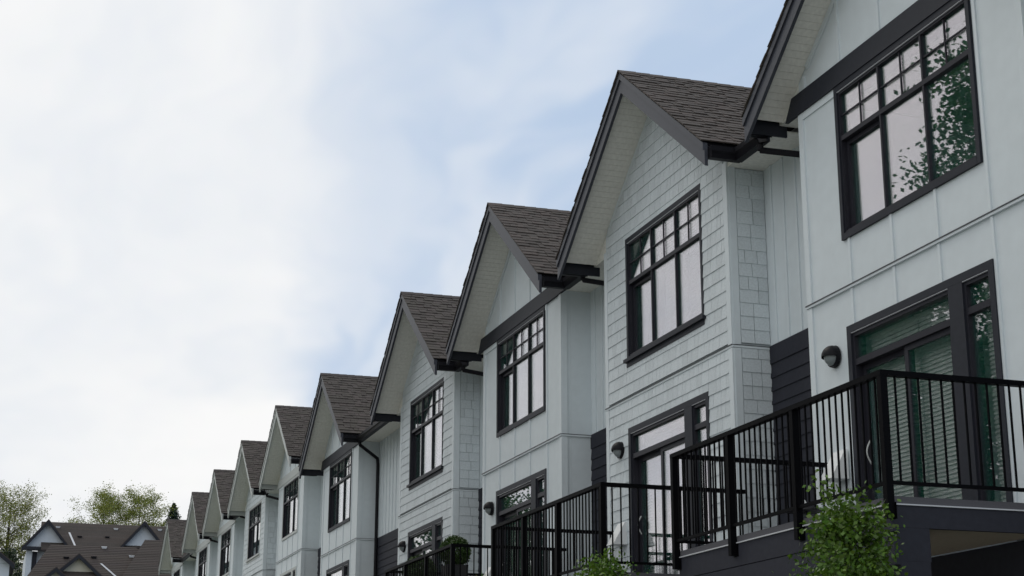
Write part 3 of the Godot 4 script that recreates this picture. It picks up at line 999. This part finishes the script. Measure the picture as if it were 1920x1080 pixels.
# ---------------------------------------------------------------- scene
func _ready() -> void:
	# camera
	var cam := Camera3D.new()
	cam.name = "camera"
	var yaw := deg_to_rad(18.04)
	var pitch := deg_to_rad(15.744)
	var roll := deg_to_rad(0.14)
	var fwd := Vector3(-cos(yaw) * cos(pitch), sin(pitch), -sin(yaw) * cos(pitch))
	var rt := fwd.cross(Vector3.UP).normalized()
	var up := rt.cross(fwd)
	cam.transform = Transform3D(Basis(rt * cos(roll) + up * sin(roll), up * cos(roll) - rt * sin(roll), -fwd), Vector3(0, 1.6, 0))
	cam.fov = rad_to_deg(2.0 * atan(540.0 / 3009.6))
	cam.near = 0.1
	cam.far = 900.0
	add_child(cam)
	cam.current = true
	# sky, exposure
	var we := WorldEnvironment.new()
	we.name = "environment"
	var env := Environment.new()
	env.background_mode = Environment.BG_SKY
	env.sky = make_sky()
	env.tonemap_mode = Environment.TONE_MAPPER_LINEAR
	env.tonemap_exposure = 1.0
	env.sdfgi_enabled = true
	env.ssao_enabled = true
	env.ssil_enabled = true
	we.environment = env
	add_child(we)
	# the sun behind the cloud, high to the left
	var sun := DirectionalLight3D.new()
	sun.name = "sun"
	sun.light_color = Color(1.0, 0.96, 0.9)
	sun.light_energy = 0.2
	sun.light_angular_distance = 20.0
	sun.shadow_enabled = true
	add_child(sun)
	sun.look_at_from_position(Vector3(-6, 9, 2.5), Vector3.ZERO)

	materials()
	# ---- ground: flat by the street, rising beyond the row
	var gb := Bag.new()
	var gx := [80.0, 20.0, -48.0, -52.0, -88.0, -110.0, -150.0, -220.0, -500.0]
	var gy := [-0.02, -0.02, -0.02, 0.75, 0.75, 5.0, 9.0, 10.5, 12.0]
	for i in 8:
		gb.quad(Vector3(gx[i], gy[i], -300), Vector3(gx[i + 1], gy[i + 1], -300), Vector3(gx[i + 1], gy[i + 1], 300), Vector3(gx[i], gy[i], 300))
	var gr := bag_node(self, "ground", gb, M.ground)
	gr.set_meta("kind", "structure")
	var rd := box(self, "road", M.concrete, -46, 30, -0.02, 0.0, -6.2, 3.0)
	rd.set_meta("kind", "structure")

	# ---- the row
	rng.seed = 77
	var hx := [-16.225, -22.547, -29.056, -35.183, -44.137, -53.641, -59.651, -66.929, -72.959, -82.043]
	var hy := [0.03, 0.01, 0.0, -0.04, 0.0, 0.78, 0.70, 0.72, 0.66, 0.60]
	var hz := [-8.96, -8.90, -8.91, -8.82, -8.86, -9.266, -9.09, -9.12, -9.013, -8.96]
	var labels := [
		"nearest white board-and-batten townhouse, cut off by the right edge of the photo",
		"white shingle-clad townhouse with dark trim, second from the right, biggest whole gable",
		"board-and-batten townhouse with dark trim between the two dark-trimmed shingle-clad ones",
		"shingle-clad townhouse with dark trim, fourth gable from the right, its lower left sash dark",
		"farthest dark-trimmed townhouse, with a long black downpipe beside its bay",
		"nearest townhouse with white bargeboards, clad in board and batten",
		"shingle-clad townhouse with white bargeboards, fourth gable from the left end of the row",
		"small distant townhouse with white bargeboards, third gable from the left end of the row",
		"small distant townhouse with white bargeboards, second gable from the left end of the row",
		"farthest and smallest townhouse, leftmost gable of the row, beside the brown roofs"]
	var styles := ["board", "shake", "board", "shake", "board", "board", "shake", "board", "board", "board"]
	var dr := [[0.0, 0.0, 0.0], [0.0, 1.0, 1.0], [1.0, 1.0, 1.0], [0.0, 1.0, 1.0], [1.0, 1.0, 0.6], [0.3, 1.0, 1.0], [0.3, 0.3, 0.3], [0.3, 0.3, 0.3], [0.0, 0.0, 0.0], [0.0, 0.0, 0.0]]
	for i in 10:
		var second := i >= 5
		var near := i in [0, 1, 2]
		var gap: float = 2.0 if i == 0 else hx[i - 1] - hx[i] - W
		OZ = 0.46 if i == 0 else 0.60
		townhouse(i, labels[i], Vector3(hx[i], hy[i], hz[i]), styles[i], not second, gap, near, dr[i], 1.0 if i < 3 else 0.4, 0.2 if second else 0.0, 2 if i == 4 else 1, i < 4)

	# ---- young trees in front of the balconies
	tree("young_tree", "bright green young tree in front of the nearest balcony's corner", Vector3(-11.25, 0, -6.45), 3.42, 1.6, 0.48, 12000, 0.046, Color(0.075, 0.15, 0.015), 301, 60, 0.008, 1.0, 0.13)
	tree("young_tree", "top of a young leafy tree below the second balcony's corner", Vector3(-16.5, 0, -6.45), 3.52, 1.6, 0.48, 9000, 0.046, Color(0.085, 0.165, 0.017), 302, 60, 0.008, 1.0, 0.14)
	# ---- clipped shrubs on the third balcony
	topiary("clipped round shrub in a tall black planter at the balcony's near corner", Vector3(-25.73, BAND - 2.95, -7.4), 0.25, 0.86, 41)
	topiary("clipped round shrub half hidden behind the balcony rail, farther from the corner", Vector3(-28.0, BAND - 2.95, -7.4), 0.29, 0.70, 42)

	# ---- trees across the street that the windows mirror
	tree("street_tree", "big dense tree across the street, mirrored in the nearest windows", Vector3(-32, 0, 9.3), 20.5, 3.0, 5.2, 270000, 0.17, Color(0.07, 0.14, 0.065), 501, 130, 0.02, 1.0, 0.08, 0.3, 0.6)
	tree("street_tree", "smaller dense tree across the street, mirrored in the nearest patio door", Vector3(-37, 0, 4.6), 14.0, 1.5, 3.0, 150000, 0.15, Color(0.07, 0.14, 0.065), 502, 110, 0.02, 1.0, 0.08, 0.3, 0.4)
	tree("street_tree", "spreading tree farther along the street, mirrored in the distant doors", Vector3(-82, 0.75, 7.5), 13.5, 2.0, 4.6, 50000, 0.2, Color(0.05, 0.10, 0.045), 503, 50, 0.02)

	background()

func quad_part(h: Node3D, called: String, m: Material, a: Vector3, b: Vector3, c: Vector3, d: Vector3, th := 0.12) -> void:
	var dn := Vector3(0, -th, 0)
	var g := Bag.new()
	if m == M.far_roof:
		# courses, each lapping over the one below
		var n := 26
		for i in n:
			var u := float(i) / n
			var v := float(i + 1) / n
			var lift := Vector3(0, 0.03, 0)
			var k := rng.randf_range(0.86, 1.12)
			var q := [a.lerp(d, u), b.lerp(c, u), b.lerp(c, v) + lift, a.lerp(d, v) + lift]
			g.hexa([q[0], q[1], q[2], q[3], q[0] + dn, q[1] + dn, q[2] + dn, q[3] + dn], Color(0.088 * k, 0.072 * k, 0.064 * k))
		bag_node(h, called, g, M.roofing)
		return
	g.hexa([a, b, c, d, a + dn, b + dn, c + dn, d + dn])
	bag_node(h, called, g, m)

func background() -> void:
	rng.seed = 900
	# rear house: long ridge, two cross gables
	var a := thing("far_house", "distant house with brown roof and two white gables, highest ridge at far left", "house", Vector3(-146, 8.6, -10))
	var o := Vector3(146, -8.6, 10)
	var wl := box(a, "wall", M.far_wall, -149.5 + o.x, -140.6 + o.x, 0.0, 8.1, -17.2 + o.z, -3.3 + o.z)
	quad_part(a, "roof_slope", M.far_roof, Vector3(-143.4, 19.55, -4.4) + o, Vector3(-143.4, 19.55, -17.6) + o, Vector3(-138.9, 16.7, -17.6) + o, Vector3(-138.9, 16.7, -4.4) + o)
	quad_part(a, "roof_slope", M.far_roof, Vector3(-143.4, 19.55, -4.4) + o, Vector3(-143.4, 19.55, -17.6) + o, Vector3(-150.5, 15.2, -17.6) + o, Vector3(-150.5, 15.2, -4.4) + o)
	far_gable(a, -140.0 + o.x, -4.85 + o.z, 1.85, 19.22 + o.y, 17.02 + o.y, 4.0, M.far_wall)
	far_gable(a, -140.0 + o.x, -12.72 + o.z, 1.85, 19.42 + o.y, 17.30 + o.y, 4.0, M.far_wall)
	box(a, "eave_board", M.trim, -140.3 + o.x, -139.5 + o.x, 16.72 + o.y, 16.98 + o.y, -6.6 + o.z, -2.85 + o.z)
	box(a, "corner_post", M.far_wall, -140.5 + o.x, -140.1 + o.x, 0.0, 8.1, -3.75 + o.z, -3.3 + o.z)
	box(a, "shutter", M.trim, -140.58 + o.x, -140.3 + o.x, 5.0, 8.0, -4.15 + o.z, -3.82 + o.z)
	box(a, "window", M.frame, -140.58 + o.x, -140.4 + o.x, 5.6, 7.8, -5.3 + o.z, -4.62 + o.z)
	for v in [[-10.57, 19.0, 1], [-5.75, 18.95, 1], [-14.3, 19.1, 1], [-7.52, 18.05, 0], [-9.79, 18.12, 0]]:
		var vx: float = -143.4 + (19.55 - v[1]) / 2.85 * 4.5
		roof_vent(a, Vector3(vx, v[1] - 0.03, v[0]) + o, v[2] == 1, 0.20)
	quad_part(a, "valley_flashing", M.metal, Vector3(-141.7, 18.52, -6.6) + o, Vector3(-141.7, 18.52, -6.75) + o, Vector3(-139.6, 17.19, -7.2) + o, Vector3(-139.6, 17.19, -7.05) + o, 0.02)
	# front house: hipped roof
	var b := thing("far_house", "distant house with hipped brown roof below the two white gables", "house", Vector3(-129, 7.0, -9))
	o = Vector3(129, -7.0, 9)
	box(b, "wall", M.far_wall, -134.0 + o.x, -126.2 + o.x, 0.0, 5.4, -15.2 + o.z, -3.4 + o.z)
	quad_part(b, "roof_slope", M.far_roof, Vector3(-129.5, 16.07, -4.8) + o, Vector3(-129.5, 16.10, -11.2) + o, Vector3(-124.6, 12.2, -15.6) + o, Vector3(-124.6, 12.2, -2.5) + o)
	quad_part(b, "roof_slope", M.far_roof, Vector3(-129.5, 16.72, -11.9) + o, Vector3(-129.5, 16.75, -15.0) + o, Vector3(-125.0, 12.9, -15.6) + o, Vector3(-125.0, 12.9, -9.7) + o)
	quad_part(b, "roof_slope", M.far_roof, Vector3(-129.5, 16.07, -4.81) + o, Vector3(-129.5, 16.02, -4.8) + o, Vector3(-135.0, 12.2, -2.5) + o, Vector3(-124.62, 12.2, -2.5) + o)
	quad_part(b, "roof_slope", M.far_roof, Vector3(-129.5, 16.07, -4.8) + o, Vector3(-129.5, 16.07, -15.0) + o, Vector3(-135.0, 12.2, -15.6) + o, Vector3(-135.0, 12.2, -2.5) + o)
	far_gable(b, -126.6 + o.x, -6.8 + o.z, 2.35, 15.05 + o.y, 13.0 + o.y, 3.2, M.far_beige)
	far_gable(b, -125.2 + o.x, -5.15 + o.z, 1.15, 13.85 + o.y, 12.9 + o.y, 2.0, M.far_beige)
	for v in [[-8.8, 15.9, 1], [-10.85, 15.2, 1], [-5.95, 14.9, 0], [-8.0, 15.0, 0], [-12.2, 15.05, 0]]:
		var vx: float = -129.5 + (16.08 - v[1]) / 3.88 * 4.9
		roof_vent(b, Vector3(vx, v[1] - 0.03, v[0]) + o, v[2] == 1, 0.22)
	quad_part(b, "valley_flashing", M.metal, Vector3(-127.5, 14.56, -8.45) + o, Vector3(-127.5, 14.56, -8.6) + o, Vector3(-126.0, 13.40, -9.75) + o, Vector3(-126.0, 13.40, -9.6) + o, 0.02)
	# corner of a pale house at the edge of the frame
	var c := thing("far_house", "sliver of a pale gabled house at the bottom left corner of the photo", "house", Vector3(-122, 6.0, 2))
	box(c, "wall", M.far_wall, -6.0, 1.9, 0.0, 7.6, -3.75, 4.2)
	far_gable(c, 2.0, 0.0, 4.0, 10.6, 7.6, 8.0, M.far_wall)
	# trees beyond the roofs
	tree("bare_limbed_tree", "sparse olive green tree with dark leaning limbs at the left edge", Vector3(-175, 9.6, -2.0), 16.9, 8.0, 4.6, 30000, 0.14, Color(0.22, 0.24, 0.05), 611, 60, 0.026, 1.0, 0.085, 0.45, 0.35)
	tree("spring_tree", "pale green spring tree behind the brown ridge, left of the pair", Vector3(-175, 9.6, -12.0), 17.2, 9.5, 4.0, 27000, 0.14, Color(0.23, 0.26, 0.055), 612, 55, 0.022, 1.0, 0.085, 0.45, 0.35)
	tree("spring_tree", "pale green spring tree behind the brown ridge, right of the pair", Vector3(-176, 9.6, -15.6), 17.4, 9.5, 3.7, 25000, 0.14, Color(0.23, 0.26, 0.055), 613, 55, 0.022, 1.0, 0.085, 0.45, 0.35)
	tree("hedge_tree", "dark bushy tree low behind the far left house", Vector3(-155, 9.0, -2.1), 9.2, 2.0, 1.9, 9000, 0.18, Color(0.022, 0.04, 0.016), 614, 40, 0.02)
	conifer("small dark conifer tip beside the leftmost townhouse ridge", Vector3(-175, 9.6, -18.9), 16.5, 9.0, 40000, 0.22, 615)
	# a spiky plant and a small table on the balconies
	rng.seed = 71
	var f := thing("potted_plant", "spiky yellow and green plant on the third balcony, beside the wall", "potted plant", Vector3(-25.8, BAND - 2.95, -7.9))
	var pot := Bag.new()
	for i in 12:
		var p := TAU * i / 12
		var q := TAU * (i + 1) / 12
		pot.quad(Vector3(cos(p) * 0.11, 0, sin(p) * 0.11), Vector3(cos(p) * 0.15, 0.3, sin(p) * 0.15), Vector3(cos(q) * 0.15, 0.3, sin(q) * 0.15), Vector3(cos(q) * 0.11, 0, sin(q) * 0.11))
		pot.tri(Vector3(cos(p) * 0.15, 0.29, sin(p) * 0.15), Vector3(0, 0.29, 0), Vector3(cos(q) * 0.15, 0.29, sin(q) * 0.15))
	bag_node(f, "pot", pot, M.planter)
	var lv := Bag.new()
	for i in 46:
		var az := rng.randf() * TAU
		var sp := rng.randf_range(0.05, 0.3)
		var tip := Vector3(cos(az) * sp, rng.randf_range(0.5, 0.82), sin(az) * sp)
		var s := Vector3(-sin(az), 0, cos(az)) * 0.018
		var base := Vector3(cos(az) * 0.05, 0.29, sin(az) * 0.05)
		var mid := base.lerp(tip, 0.55) + Vector3(0, 0.04, 0)
		var col := Color(0.30, 0.32, 0.06) if i % 3 == 0 else Color(0.06, 0.15, 0.04)
		lv.quad(base - s, mid - s, mid + s, base + s, col)
		lv.tri(mid - s, tip, mid + s, col)
	bag_node(f, "leaves", lv, M.leaf)
	var tb := thing("side_table", "small black side table with a pale ornament, behind the nearest railing", "table", Vector3(-15.2, BAND - 2.95, -8.2))
	var cy := CylinderMesh.new()
	cy.top_radius = 0.2
	cy.bottom_radius = 0.2
	cy.height = 0.025
	mesh_node(tb, "table_top", cy, M.planter).position.y = 0.43
	var lg := Bag.new()
	for i in 3:
		var az := i * TAU / 3
		lg.tube(Vector3(cos(az) * 0.16, 0, sin(az) * 0.16), Vector3(cos(az) * 0.06, 0.42, sin(az) * 0.06), 0.012, 0.012, 6)
	bag_node(tb, "legs", lg, M.planter)
	var orn := thing("ornament", "pale round ornament standing on the small black side table", "ornament", Vector3(-15.2, BAND - 2.95 + 0.4425, -8.2))
	bag_node(orn, "bowl", dome(0.05, 0.11, 0.0, TAU), M.vent).rotation.x = -PI / 2
